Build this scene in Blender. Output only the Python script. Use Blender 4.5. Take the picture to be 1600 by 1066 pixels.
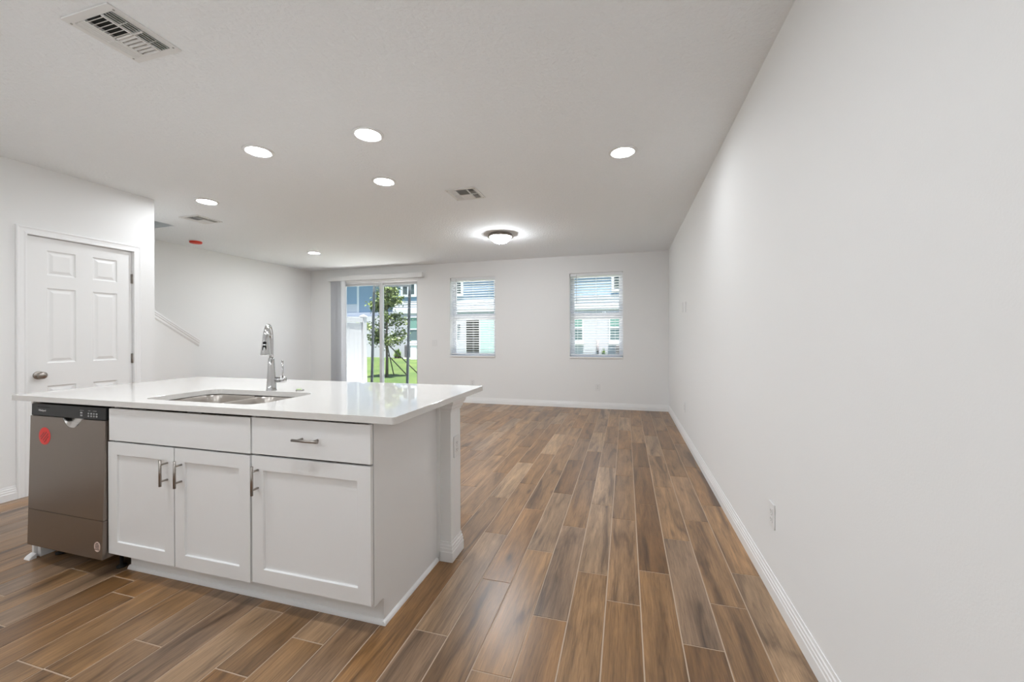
import bpy, bmesh, math, random
from mathutils import Vector, Matrix
from mathutils.geometry import tessellate_polygon

for o in list(bpy.data.objects):
    bpy.data.objects.remove(o)
SC = bpy.context.scene
COL = SC.collection
PI = math.pi

# ------------------------------------------------------------------ camera
EYE = 1.237
YAW, ROLL = 0.2766, -0.0040
cd = bpy.data.cameras.new('camera')
cam = bpy.data.objects.new('camera', cd)
COL.objects.link(cam)
cd.sensor_fit = 'HORIZONTAL'
cd.sensor_width = 36.0
cd.lens = 36.0 * 625.3 / 1600.0
cd.shift_y = -(533.0 - 524.54) / 1600.0
cd.clip_start, cd.clip_end = 0.05, 300
_f = Vector((-math.sin(YAW), math.cos(YAW), 0))
_r = Vector((math.cos(YAW), math.sin(YAW), 0))
_z = Vector((0, 0, 1))
_a = _r * math.cos(ROLL) + _z * math.sin(ROLL)
_u = _z * math.cos(ROLL) - _r * math.sin(ROLL)
m = Matrix.Identity(4)
for i in range(3):
    m[i][0], m[i][1], m[i][2] = _a[i], _u[i], -_f[i]
m[2][3] = EYE
cam.matrix_world = m
SC.camera = cam

# ------------------------------------------------------------------ world, sun, exposure
SC.view_settings.view_transform = 'Standard'
SC.view_settings.look = 'None'
SC.view_settings.exposure = 0.26
SC.view_settings.gamma = 1.0
SC.view_settings.use_curve_mapping = False
LAMP_TINT = (.945, .985, 1.03)
BOWL_POWER = 88.0
FILL_GLOBE_POWER = 14.0        # unseen globe lamps added as fill over the kitchen aisle
w = bpy.data.worlds.new('world')
SC.world = w
w.use_nodes = True
nt = w.node_tree
nt.nodes.clear()
wo = nt.nodes.new('ShaderNodeOutputWorld')
bg = nt.nodes.new('ShaderNodeBackground')
sk = nt.nodes.new('ShaderNodeTexSky')
sk.sky_type = 'NISHITA'
sk.sun_disc = False
sk.sun_elevation = math.radians(79)
sk.sun_rotation = math.radians(147)
bg.inputs['Strength'].default_value = 0.30
nt.links.new(sk.outputs[0], bg.inputs[0])
nt.links.new(bg.outputs[0], wo.inputs[0])
sd = bpy.data.lights.new('sun', 'SUN')
sd.energy = 20.0
sd.angle = math.radians(0.6)
sd.color = (1, .96, .9)
sun = bpy.data.objects.new('sun', sd)
COL.objects.link(sun)
sun.location = (6, -8, 14)
sun.rotation_euler = Vector((-.10, .155, -.985)).to_track_quat('-Z', 'Y').to_euler()

# ------------------------------------------------------------------ materials
MATS = {}


def mat(name, color, rough=.5, metal=0.0, spec=.5, bump=None, emit=None, coat=0.0, mottle=None):
    """Principled surface; bump = (scale, strength, distance), mottle = (scale, amount)."""
    mt = bpy.data.materials.new(name)
    mt.use_nodes = True
    t = mt.node_tree
    b = t.nodes['Principled BSDF']
    b.inputs['Base Color'].default_value = (*color, 1)
    b.inputs['Roughness'].default_value = rough
    b.inputs['Metallic'].default_value = metal
    b.inputs['Specular IOR Level'].default_value = spec
    b.inputs['Coat Weight'].default_value = coat
    tc = t.nodes.new('ShaderNodeTexCoord')
    if mottle:
        n = t.nodes.new('ShaderNodeTexNoise')
        n.inputs['Scale'].default_value = mottle[0]
        n.inputs['Detail'].default_value = 4
        t.links.new(tc.outputs['Object'], n.inputs['Vector'])
        r = t.nodes.new('ShaderNodeMix')
        r.data_type = 'RGBA'
        k = mottle[1]
        r.inputs[6].default_value = (*[c * (1 - k) for c in color], 1)
        r.inputs[7].default_value = (*[min(1, c * (1 + k)) for c in color], 1)
        t.links.new(n.outputs['Fac'], r.inputs[0])
        t.links.new(r.outputs[2], b.inputs['Base Color'])
    if bump:
        n = t.nodes.new('ShaderNodeTexNoise')
        n.inputs['Scale'].default_value = bump[0]
        n.inputs['Detail'].default_value = 3
        t.links.new(tc.outputs['Object'], n.inputs['Vector'])
        bp = t.nodes.new('ShaderNodeBump')
        bp.inputs['Strength'].default_value = bump[1]
        bp.inputs['Distance'].default_value = bump[2]
        t.links.new(n.outputs['Fac'], bp.inputs['Height'])
        t.links.new(bp.outputs[0], b.inputs['Normal'])
    if emit:
        b.inputs['Emission Color'].default_value = (*emit[0], 1)
        b.inputs['Emission Strength'].default_value = emit[1]
    MATS[name] = mt
    return mt


M = MATS
mat('wall_paint', (.865, .865, .855), .7, bump=(170, .12, .002))
mat('ceiling_paint', (.915, .94, .955), .85, bump=(48, .9, .008))
mat('trim_paint', (.90, .90, .895), .35)
mat('door_paint', (.88, .88, .87), .38)
mat('cabinet_paint', (.86, .86, .855), .38)
mat('quartz', (.73, .71, .68), .025, spec=.6, mottle=(90, .02))
mat('slate_steel', (.285, .245, .215), .34, 1.0)
mat('steel', (.62, .59, .56), .25, 1.0)
mat('sink_steel', (.55, .51, .47), .28, 1.0)
mat('chrome', (.58, .58, .58), .08, 1.0)
mat('nickel', (.36, .33, .30), .3, 1.0)
mat('black_plastic', (.014, .014, .014), .25, spec=.3)
mat('dark_rubber', (.012, .012, .012), .6)
mat('gap_dark', (.03, .03, .03), .8)
mat('logo_white', (.75, .75, .75), .5)
mat('panel_grey', (.35, .35, .35), .5)
mat('red_film', (.80, .03, .022), .4)
mat('red_dark', (.36, .012, .012), .4)
mat('label_cream', (.72, .56, .48), .5)
mat('label_ink', (.13, .08, .07), .6)
mat('red_cap', (.72, .045, .02), .4)
mat('white_plastic', (.82, .82, .81), .35)
mat('vent_white', (.80, .80, .785), .45)
mat('vent_shade', (.05, .055, .052), .8)
mat('vinyl_white', (.92, .925, .93), .4)
mat('backlit_grey', (.60, .60, .60), .45)  # slider panels: backlit shade of a white frame put into the grey
mat('screen_frame', (.13, .15, .165), .5)
mat('blind_white', (.86, .875, .89), .45)
mat('vane_white', (.70, .71, .73), .5)
mat('green_film', (.25, .40, .10), .4)
mat('ring_grey', (.4, .39, .36), .4, .6)
for _n, _p in (('island', 135), ('mid', 250), ('wall', 85), ('corner', 110), ('far', 330), ('aisle', 165)):  # aisle: lens of the two unseen downlights added as fill
    mat('lens_' + _n, (.9, .9, .88), .4, emit=(LAMP_TINT, _p))
mat('fill_globe_glass', (.9, .9, .88), .3, emit=(LAMP_TINT, FILL_GLOBE_POWER))
mat('hall_fill_globe', (.9, .9, .88), .3, emit=(LAMP_TINT, 6.0))  # glow of the hidden globe added on the stair side
mat('bowl_glass', (.9, .88, .84), .3, emit=(LAMP_TINT, BOWL_POWER))
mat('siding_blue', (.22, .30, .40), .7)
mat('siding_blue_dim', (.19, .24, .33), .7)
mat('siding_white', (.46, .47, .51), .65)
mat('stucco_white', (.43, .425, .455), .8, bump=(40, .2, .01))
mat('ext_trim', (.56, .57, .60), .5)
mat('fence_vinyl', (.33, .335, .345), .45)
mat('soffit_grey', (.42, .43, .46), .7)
mat('roof_grey', (.16, .16, .17), .8)
mat('pane_dark', (.05, .065, .065), .12)
mat('pane_green', (.14, .26, .23), .12)
mat('pane_slate', (.10, .15, .155), .12)
mat('pane_pale', (.36, .47, .46), .15)
mat('doorway_shade', (.035, .032, .03), .3)
mat('bark', (.11, .085, .065), .85, bump=(30, .5, .01))
mat('stake_wood', (.09, .08, .065), .8)
mat('ac_grey', (.17, .15, .155), .6)
mat('ac_white', (.72, .73, .76), .6)
mat('bush_green', (.07, .15, .035), .6)
mat('mulch', (.10, .06, .045), .9)
mat('concrete', (.78, .77, .75), .85, mottle=(3, .08))
mat('stair_tread', (.45, .40, .34), .8)


def leaf_mat(name, c1, c2):
    mt = mat(name, c1, .55)
    t = mt.node_tree
    b = t.nodes['Principled BSDF']
    tc = t.nodes['Texture Coordinate']
    n = t.nodes.new('ShaderNodeTexNoise')
    n.inputs['Scale'].default_value = 7
    t.links.new(tc.outputs['Object'], n.inputs['Vector'])
    cr = t.nodes.new('ShaderNodeValToRGB')
    cr.color_ramp.elements[0].color = (*c1, 1)
    cr.color_ramp.elements[0].position = .35
    cr.color_ramp.elements[1].color = (*c2, 1)
    cr.color_ramp.elements[1].position = .65
    t.links.new(n.outputs['Fac'], cr.inputs[0])
    t.links.new(cr.outputs[0], b.inputs['Base Color'])
    return mt


leaf_mat('leaf_green', (.042, .070, .020), (.18, .23, .06))
leaf_mat('leaf_light', (.07, .13, .03), (.22, .30, .08))


def lawn_mat():
    mt = mat('lawn_green', (.2, .35, .06), .85, bump=(60, .9, .05))
    t = mt.node_tree
    b = t.nodes['Principled BSDF']
    tc = t.nodes['Texture Coordinate']
    n1 = t.nodes.new('ShaderNodeTexNoise')
    n1.inputs['Scale'].default_value = .8
    n1.inputs['Detail'].default_value = 5
    n2 = t.nodes.new('ShaderNodeTexNoise')
    n2.inputs['Scale'].default_value = 25
    n2.inputs['Detail'].default_value = 5
    for n in (n1, n2):
        t.links.new(tc.outputs['Object'], n.inputs['Vector'])
    mx = t.nodes.new('ShaderNodeMath')
    mx.operation = 'ADD'
    t.links.new(n1.outputs['Fac'], mx.inputs[0])
    t.links.new(n2.outputs['Fac'], mx.inputs[1])
    cr = t.nodes.new('ShaderNodeValToRGB')
    e = cr.color_ramp.elements
    e[0].position, e[0].color = .75 / 2, (.028, .074, .007, 1)
    e[1].position, e[1].color = 1.3 / 2, (.098, .136, .026, 1)
    md = t.nodes.new('ShaderNodeMath')
    md.operation = 'MULTIPLY'
    md.inputs[1].default_value = .5
    t.links.new(mx.outputs[0], md.inputs[0])
    t.links.new(md.outputs[0], cr.inputs[0])
    t.links.new(cr.outputs[0], b.inputs['Base Color'])


lawn_mat()


def glass_mat(name, tint, refl=1.0):
    """Thin clear pane: passes light straight through, mirrors a little."""
    mt = bpy.data.materials.new(name)
    mt.use_nodes = True
    t = mt.node_tree
    t.nodes.clear()
    out = t.nodes.new('ShaderNodeOutputMaterial')
    tr = t.nodes.new('ShaderNodeBsdfTransparent')
    tr.inputs[0].default_value = (*tint, 1)
    gl = t.nodes.new('ShaderNodeBsdfGlossy')
    gl.inputs['Roughness'].default_value = 0.02
    fr = t.nodes.new('ShaderNodeFresnel')
    fr.inputs[0].default_value = 1.35
    mx = t.nodes.new('ShaderNodeMixShader')
    t.links.new(fr.outputs[0], mx.inputs[0])
    t.links.new(tr.outputs[0], mx.inputs[1])
    t.links.new(gl.outputs[0], mx.inputs[2])
    t.links.new(mx.outputs[0], out.inputs[0])
    MATS[name] = mt


glass_mat('window_glass', (.97, .985, .985))


def mesh_mat(name, opacity, c):
    mt = bpy.data.materials.new(name)
    mt.use_nodes = True
    t = mt.node_tree
    t.nodes.clear()
    out = t.nodes.new('ShaderNodeOutputMaterial')
    tr = t.nodes.new('ShaderNodeBsdfTransparent')
    df = t.nodes.new('ShaderNodeBsdfDiffuse')
    df.inputs[0].default_value = (*c, 1)
    mx = t.nodes.new('ShaderNodeMixShader')
    mx.inputs[0].default_value = opacity
    t.links.new(tr.outputs[0], mx.inputs[1])
    t.links.new(df.outputs[0], mx.inputs[2])
    t.links.new(mx.outputs[0], out.inputs[0])
    MATS[name] = mt


mesh_mat('insect_mesh', .14, (.12, .13, .14))


def brushed(name, axis_scale):
    """adds a fine brushed grain to a metal"""
    t = MATS[name].node_tree
    b = t.nodes['Principled BSDF']
    tc = t.nodes['Texture Coordinate']
    mp = t.nodes.new('ShaderNodeMapping')
    mp.inputs['Scale'].default_value = axis_scale
    n = t.nodes.new('ShaderNodeTexNoise')
    n.inputs['Scale'].default_value = 20
    t.links.new(tc.outputs['Object'], mp.inputs[0])
    t.links.new(mp.outputs[0], n.inputs['Vector'])
    bp = t.nodes.new('ShaderNodeBump')
    bp.inputs['Strength'].default_value = .06
    bp.inputs['Distance'].default_value = .002
    t.links.new(n.outputs['Fac'], bp.inputs['Height'])
    t.links.new(bp.outputs[0], b.inputs['Normal'])


brushed('slate_steel', (1, 30, 40))


def floor_mat():
    """wood-look porcelain planks: every plank carries its own random numbers in 'plank'"""
    mt = bpy.data.materials.new('wood_tile')
    mt.use_nodes = True
    t = mt.node_tree
    N, L = t.nodes, t.links
    b = N['Principled BSDF']
    geo = N.new('ShaderNodeTexCoord')
    at = N.new('ShaderNodeAttribute')
    at.attribute_name = 'plank'
    sep = N.new('ShaderNodeSeparateColor')
    L.new(at.outputs['Color'], sep.inputs[0])
    off = N.new('ShaderNodeVectorMath')
    off.operation = 'SCALE'
    off.inputs['Scale'].default_value = 37.0
    L.new(at.outputs['Color'], off.inputs[0])
    add = N.new('ShaderNodeVectorMath')
    add.operation = 'ADD'
    L.new(geo.outputs['Object'], add.inputs[0])
    L.new(off.outputs[0], add.inputs[1])

    def noise(sx, sy, scale, detail=4, dist=0.0, rough=.55):
        mp = N.new('ShaderNodeMapping')
        mp.inputs['Scale'].default_value = (sx, sy, 1)
        L.new(add.outputs[0], mp.inputs[0])
        n = N.new('ShaderNodeTexNoise')
        n.inputs['Scale'].default_value = scale
        n.inputs['Detail'].default_value = detail
        n.inputs['Distortion'].default_value = dist
        n.inputs['Roughness'].default_value = rough
        L.new(mp.outputs[0], n.inputs['Vector'])
        return n.outputs['Fac']

    def ramp(fac, stops):
        r = N.new('ShaderNodeValToRGB')
        e = r.color_ramp.elements
        while len(e) < len(stops):
            e.new(.5)
        for k, (p, c) in enumerate(stops):
            e[k].position = p
            e[k].color = (*c, 1)
        L.new(fac, r.inputs[0])
        return r.outputs[0]

    def mix(kind, fac, a, c):
        x = N.new('ShaderNodeMix')
        x.data_type = 'RGBA'
        x.blend_type = kind
        if isinstance(fac, (int, float)):
            x.inputs[0].default_value = fac
        else:
            L.new(fac, x.inputs[0])
        L.new(a, x.inputs[6])
        L.new(c, x.inputs[7])
        return x.outputs[2]

    tone = ramp(sep.outputs[0], [(0.0, (.175, .092, .038)), (.22, (.310, .165, .064)), (.42, (.235, .140, .070)),
                                 (.62, (.340, .195, .088)), (.8, (.255, .168, .106)), (1.0, (.400, .260, .145))])
    broad = noise(7.0, .8, 1.7, 4, 1.0)
    c1 = mix('MULTIPLY', .9, tone, ramp(broad, [(.30, (.30, .26, .24)), (.46, (.90, .88, .86)), (.68, (1.42, 1.40, 1.38))]))
    grain = noise(30, 1.6, 3.0, 6, .9, .65)
    c2 = mix('MULTIPLY', .6, c1, ramp(grain, [(.34, (.48, .44, .42)), (.52, (1.0, 1.0, 1.0)), (.68, (1.3, 1.27, 1.25))]))
    fine = noise(120, 4.0, 4.0, 3, .2)
    c3 = mix('MULTIPLY', .35, c2, ramp(fine, [(.35, (.6, .58, .56)), (.6, (1.1, 1.1, 1.1))]))
    streak = noise(14, .55, 1.7, 4, 1.4)
    c4 = mix('MULTIPLY', .38, c3, ramp(streak, [(.27, (.36, .31, .29)), (.36, (1, 1, 1))]))
    # knots
    mp = N.new('ShaderNodeMapping')
    mp.inputs['Scale'].default_value = (6.5, 2.1, 1)
    L.new(add.outputs[0], mp.inputs[0])
    vo = N.new('ShaderNodeTexVoronoi')
    vo.inputs['Scale'].default_value = 1.0
    vo.inputs['Randomness'].default_value = 1.0
    L.new(mp.outputs[0], vo.inputs['Vector'])
    c5 = mix('MULTIPLY', .75, c4, ramp(vo.outputs['Distance'], [(.035, (.30, .26, .25)), (.13, (1, 1, 1))]))
    L.new(c5, b.inputs['Base Color'])
    rr = N.new('ShaderNodeMapRange')
    L.new(grain, rr.inputs[0])
    rr.inputs[3].default_value = .25
    rr.inputs[4].default_value = .36
    L.new(rr.outputs[0], b.inputs['Roughness'])
    b.inputs['Specular IOR Level'].default_value = .65
    bp = N.new('ShaderNodeBump')
    bp.inputs['Strength'].default_value = .12
    bp.inputs['Distance'].default_value = .002
    L.new(grain, bp.inputs['Height'])
    L.new(bp.outputs[0], b.inputs['Normal'])
    MATS['wood_tile'] = mt


floor_mat()
mat('grout', (.52, .40, .30), .85)


# ------------------------------------------------------------------ mesh helpers (world coordinates)
class MB:
    def __init__(self):
        self.v, self.f, self.s = [], [], []

    def poly(self, pts, smooth=False):
        i = len(self.v)
        self.v += [Vector(p) for p in pts]
        self.f.append(list(range(i, i + len(pts))))
        self.s.append(smooth)

    def add(self, verts, faces, smooth=False):
        i = len(self.v)
        self.v += [Vector(p) for p in verts]
        for f in faces:
            self.f.append([i + k for k in f])
            self.s.append(smooth)
        return self

    def box(self, x0, x1, y0, y1, z0, z1):
        vs = [(x, y, z) for x in (x0, x1) for y in (y0, y1) for z in (z0, z1)]
        return self.add(vs, [(0, 1, 3, 2), (4, 6, 7, 5), (0, 4, 5, 1), (2, 3, 7, 6), (0, 2, 6, 4), (1, 5, 7, 3)])

    def loft(self, rings, cap0=True, cap1=True, closed=True, smooth=False):
        n = len(rings[0])
        vs = [p for r in rings for p in r]
        fs = []
        for a in range(len(rings) - 1):
            for k in range(n if closed else n - 1):
                k2 = (k + 1) % n
                fs.append((a * n + k, a * n + k2, (a + 1) * n + k2, (a + 1) * n + k))
        self.add(vs, fs, smooth)
        if cap0:
            self.poly(list(reversed(rings[0])))
        if cap1:
            self.poly(rings[-1])
        return self

    def tube(self, pts, rad, n=12, cap=True, smooth=True):
        pts = [Vector(p) for p in pts]
        rads = rad if isinstance(rad, (list, tuple)) else [rad] * len(pts)
        rings = []
        t0 = (pts[1] - pts[0]).normalized()
        ref = Vector((0, 0, 1)) if abs(t0.z) < .9 else Vector((1, 0, 0))
        u = t0.cross(ref).normalized()
        for i, p in enumerate(pts):
            if i == 0:
                t = pts[1] - pts[0]
            elif i == len(pts) - 1:
                t = pts[-1] - pts[-2]
            else:
                t = (pts[i + 1] - pts[i]).normalized() + (pts[i] - pts[i - 1]).normalized()
            t.normalize()
            u = (u - t * u.dot(t)).normalized()
            v = t.cross(u)
            rings.append([p + (u * math.cos(a) + v * math.sin(a)) * rads[i] for a in [2 * PI * k / n for k in range(n)]])
        return self.loft(rings, cap, cap, True, smooth)

    def lathe(self, cx, cy, prof, n=32, smooth=True, cap0=False, cap1=False):
        rings = [[Vector((cx + r * math.cos(2 * PI * k / n), cy + r * math.sin(2 * PI * k / n), z)) for k in range(n)] for r, z in prof]
        return self.loft(rings, cap0, cap1, True, smooth)

    def prism(self, pts, d):
        """flat polygon pts extruded by vector d"""
        d = Vector(d)
        a = [Vector(p) for p in pts]
        b = [p + d for p in a]
        return self.loft([a, b])


def rrect(x0, x1, y0, y1, r, n=6):
    out = []
    for cx, cy, a0 in ((x1 - r, y1 - r, 0), (x0 + r, y1 - r, 90), (x0 + r, y0 + r, 180), (x1 - r, y0 + r, 270)):
        for k in range(n + 1):
            a = math.radians(a0 + 90 * k / n)
            out.append((cx + r * math.cos(a), cy + r * math.sin(a)))
    return out


def set_props(o, label=None, cat=None, group=None, kind=None):
    if label:
        o['label'] = label
    if cat:
        o['category'] = cat
    if group:
        o['group'] = group
    if kind:
        o['kind'] = kind
    return o


def root_of(o):
    while o.parent:
        o = o.parent
    return o


def obj(name, mb, m, parent=None, bevel=0.0, origin=None, recalc=True, label=None, seg=2):
    """links ONE mesh; its geometry is given in world coordinates"""
    if parent is not None:
        org = Vector(root_of(parent).location)
    else:
        org = Vector(origin) if origin else sum(mb.v, Vector()) / len(mb.v)
        if not origin:
            org.z = min(p.z for p in mb.v)
    me = bpy.data.meshes.new(name)
    me.from_pydata([tuple(p - org) for p in mb.v], [], mb.f)
    me.polygons.foreach_set('use_smooth', mb.s)
    if recalc:
        bm = bmesh.new()
        bm.from_mesh(me)
        bmesh.ops.remove_doubles(bm, verts=bm.verts, dist=1e-5)
        bmesh.ops.recalc_face_normals(bm, faces=bm.faces)
        bm.to_mesh(me)
        bm.free()
    me.materials.append(MATS[m] if isinstance(m, str) else m)
    o = bpy.data.objects.new(name, me)
    COL.objects.link(o)
    if parent is not None:
        o.parent = parent
    else:
        o.location = org
    if bevel:
        bv = o.modifiers.new('edge', 'BEVEL')
        bv.width = bevel
        bv.segments = seg
        bv.limit_method = 'ANGLE'
        bv.angle_limit = math.radians(40)
    if label:
        o['label'] = label
    return o


def thing(name, label, cat, loc, group=None, kind=None):
    o = bpy.data.objects.new(name, None)
    COL.objects.link(o)
    o.location = loc
    o.empty_display_size = .1
    return set_props(o, label, cat, group, kind)


def struct(name, mb, m, label=None, cat=None, bevel=0.0, **k):
    o = obj(name, mb, m, None, bevel, **k)
    return set_props(o, label, cat, None, 'structure')


def kids(o):
    return [c for c in bpy.data.objects if c.parent == o]


def copy_tree(o, delta=(0, 0, 0), parent=None):
    c = o.copy()
    COL.objects.link(c)
    if parent is None:
        c.location = Vector(o.location) + Vector(delta)
    else:
        c.parent = parent
    for ch in kids(o):
        copy_tree(ch, (0, 0, 0), c)
    return c


def panel_face(mb, org, U, V, N, us, vs, rects, profile):
    """front face of a panelled door: flat except for RECTS (i0,i1,j0,j1 indices into us/vs), each lofted by PROFILE of (inset, depth)"""
    org, U, V, N = Vector(org), Vector(U), Vector(V), Vector(N)
    P = lambda u, v, d=0: org + U * u + V * v + N * d
    inside = set()
    for i0, i1, j0, j1 in rects:
        for i in range(i0, i1):
            for j in range(j0, j1):
                inside.add((i, j))
    for i in range(len(us) - 1):
        for j in range(len(vs) - 1):
            if (i, j) not in inside:
                mb.poly([P(us[i], vs[j]), P(us[i + 1], vs[j]), P(us[i + 1], vs[j + 1]), P(us[i], vs[j + 1])])
    for i0, i1, j0, j1 in rects:
        a, b, c, d = us[i0], us[i1], vs[j0], vs[j1]
        rings = [[P(a + k, c + k, e), P(b - k, c + k, e), P(b - k, d - k, e), P(a + k, d - k, e)] for k, e in profile]
        mb.loft(rings, False, True)


def slab_with_panels(org, U, V, N, W, H, T, us, vs, rects, profile):
    mb = MB()
    panel_face(mb, org, U, V, N, us, vs, rects, profile)
    org, U, V, N = Vector(org), Vector(U), Vector(V), Vector(N)
    f = [org, org + U * W, org + U * W + V * H, org + V * H]
    b = [p - N * T for p in f]
    mb.loft([f, b], False, True)
    return mb


# ------------------------------------------------------------------ room dimensions
H = 2.5994
XR, YB, XL = .670, 6.891, -6.318
XP, YP = -4.501, 2.856
YF = -1.15
WT = .20
BASE = [(0, 0), (.014, 0), (.014, .052), (.0115, .056), (.0115, .070), (.0085, .074), (.0085, .086), (.005, .091), (.004, .105), (0, .105)]


def baseboard_mb(mb, p0, p1, n, prof=BASE, z0=0.0):
    """profile swept from p0 to p1 (xy), sticking out along n"""
    p0, p1, n = Vector((*p0, 0)), Vector((*p1, 0)), Vector((*n, 0))
    r = [[p + n * t + Vector((0, 0, z0 + z)) for t, z in prof] for p in (p0, p1)]
    mb.loft(r)
    return mb


# floor -----------------------------------------------------------------
def build_floor():
    rnd = random.Random(11)
    PW, PL, X0, G = .15399, .867, .52296, .0022
    offs = {0: .578, -1: .289, -2: .861, -3: .474, -4: .184, -5: .380, -6: .860, -7: .518, -8: .183, -9: .645, -10: .312, -11: .848,
            -12: .469, -14: .575, -16: .286, -18: .090, -19: .471, -21: .187, -22: .548}
    me = bpy.data.meshes.new('floor')
    vs, fs, mi, cols = [], [], [], []

    def face(pts, m, c):
        i = len(vs)
        vs.extend(pts)
        fs.append(list(range(i, i + len(pts))))
        mi.append(m)
        cols.append(c)
    face([(XL - .1, YF, -.0016), (XR + .05, YF, -.0016), (XR + .05, YB + .2, -.0016), (XL - .1, YB + .2, -.0016)], 1, (0, 0, 0))
    face([(XL - .1, YF, -.12), (XL - .1, YB + .2, -.12), (XR + .05, YB + .2, -.12), (XR + .05, YF, -.12)], 1, (0, 0, 0))
    for r in range(-44, 1):
        xa, xb = X0 + PW * r + G, X0 + PW * (r + 1) - G
        if r == 0:
            xb = XR + .02
        o = offs.get(r)
        if o is None:
            o = rnd.random() * PL
        y = o - PL * (int((o - YF) / PL) + 1)
        while y < YB:
            ya, yb = max(y + G, YF), min(y + PL - G, YB + .02)
            if yb - ya > .02:
                c = (rnd.random(), rnd.random(), rnd.random())
                e = .0012
                top = [(xa + e, ya + e, 0), (xb - e, ya + e, 0), (xb - e, yb - e, 0), (xa + e, yb - e, 0)]
                bot = [(xa, ya, -.002), (xb, ya, -.002), (xb, yb, -.002), (xa, yb, -.002)]
                face(top, 0, c)
                for k in range(4):
                    k2 = (k + 1) % 4
                    face([bot[k], bot[k2], top[k2], top[k]], 0, c)
            y += PL
    me.from_pydata(vs, [], fs)
    me.materials.append(MATS['wood_tile'])
    me.materials.append(MATS['grout'])
    me.polygons.foreach_set('material_index', mi)
    ca = me.color_attributes.new('plank', 'FLOAT_COLOR', 'CORNER')
    k = 0
    for f, c in zip(fs, cols):
        for _ in f:
            ca.data[k].color = (*c, 1)
            k += 1
    o = bpy.data.objects.new('floor', me)
    COL.objects.link(o)
    set_props(o, 'brown wood-look plank tile floor with pale grout lines', 'floor', None, 'structure')


build_floor()

# ceiling with the stairwell opening ------------------------------------------
SX, SY0, SY1 = -5.311, -.4, 3.60
mb = MB()
T = .12
mb.box(SX, XR + WT, YF - .1, YB + WT, H, H + T)
mb.box(XL - .1, SX, SY1, YB + WT, H, H + T)
mb.box(XL - .1, SX, YF - .1, SY0, H, H + T)
o = struct('ceiling', mb, 'ceiling_paint', 'white knockdown-textured ceiling', 'ceiling')
mb = MB()      # stairwell shaft above the opening
mb.box(SX, SX + .1, SY0, SY1, H + T, 5.1)
mb.box(XL - .1, SX + .1, SY1, SY1 + .1, H + T, 5.1)
mb.box(XL - .1, SX + .1, SY0 - .1, SY0, H + T, 5.1)
mb.box(XL - .1, XL, SY0, SY1, H + T, 5.1)
mb.box(XL - .1, SX + .1, SY0 - .1, SY1 + .1, 5.1, 5.2)
struct('wall_stairwell', mb, 'wall_paint', 'white walls of the stairwell shaft above the ceiling opening', 'wall')

# walls --------------------------------------------------------------------
struct('wall_right', MB().box(XR, XR + WT, YF, YB + WT, -.1, H), 'wall_paint', 'long bare white wall running down the right of the room', 'wall')
struct('wall_left', MB().box(XL - .1, XL, YF, YB + WT, -.1, H), 'wall_paint', 'white wall behind the stair half wall', 'wall')
struct('wall_front', MB().box(XL - .1, XR + WT, YF - .1, YF, -.1, H), 'wall_paint', 'white kitchen wall facing the island', 'wall')

SLX0, SLX1, SLZ = -5.62, -3.843, 2.335       # sliding door opening
W1 = (-3.162, -2.273, .845, 2.318)           # windows: x0 x1 z0 z1
W2 = (-.924, -.040, .845, 2.300)


def wall_with_holes(x0, x1, z0, z1, holes, y0, y1):
    """holes sorted in x: (xa, xb, za, zb)"""
    mb = MB()
    xs = sorted({x0, x1, *[h[0] for h in holes], *[h[1] for h in holes]})
    zs = sorted({z0, z1, *[h[2] for h in holes], *[h[3] for h in holes]})
    solid = lambda i, j: 0 <= i < len(xs) - 1 and 0 <= j < len(zs) - 1 and not any(
        h[0] <= (xs[i] + xs[i + 1]) / 2 <= h[1] and h[2] <= (zs[j] + zs[j + 1]) / 2 <= h[3] for h in holes)
    for i in range(len(xs) - 1):
        for j in range(len(zs) - 1):
            if not solid(i, j):
                continue
            a, b, c, d = xs[i], xs[i + 1], zs[j], zs[j + 1]
            mb.poly([(a, y0, c), (b, y0, c), (b, y0, d), (a, y0, d)])
            mb.poly([(a, y1, d), (b, y1, d), (b, y1, c), (a, y1, c)])
            if not solid(i - 1, j):
                mb.poly([(a, y0, c), (a, y0, d), (a, y1, d), (a, y1, c)])
            if not solid(i + 1, j):
                mb.poly([(b, y0, d), (b, y0, c), (b, y1, c), (b, y1, d)])
            if not solid(i, j - 1):
                mb.poly([(b, y0, c), (a, y0, c), (a, y1, c), (b, y1, c)])
            if not solid(i, j + 1):
                mb.poly([(a, y0, d), (b, y0, d), (b, y1, d), (a, y1, d)])
    return mb


struct('wall_back', wall_with_holes(XL, XR, 0, H, [(SLX0, SLX1, 0, SLZ), W1, W2], YB, YB + WT), 'wall_paint',
       'white end wall with two windows and a sliding glass door', 'wall')
# pantry wall with door opening
PDY0, PDY1, PDZ = 1.965, 2.683, 2.052
mb = MB()
for a, b, c, d in ((YF, PDY0, 0, H), (PDY1, YP, 0, H), (PDY0, PDY1, PDZ, H)):
    mb.box(XP - .115, XP, a, b, c, d)
mb.box(SX, XP - .115, YP - .115, YP, 0, H)           # return wall towards the stairs
mb.box(SX, SX + .115, YF, YP - .115, 0, H)
struct('wall_pantry', mb, 'wall_paint', 'white wall holding the six-panel door, left of the island', 'wall')

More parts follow.
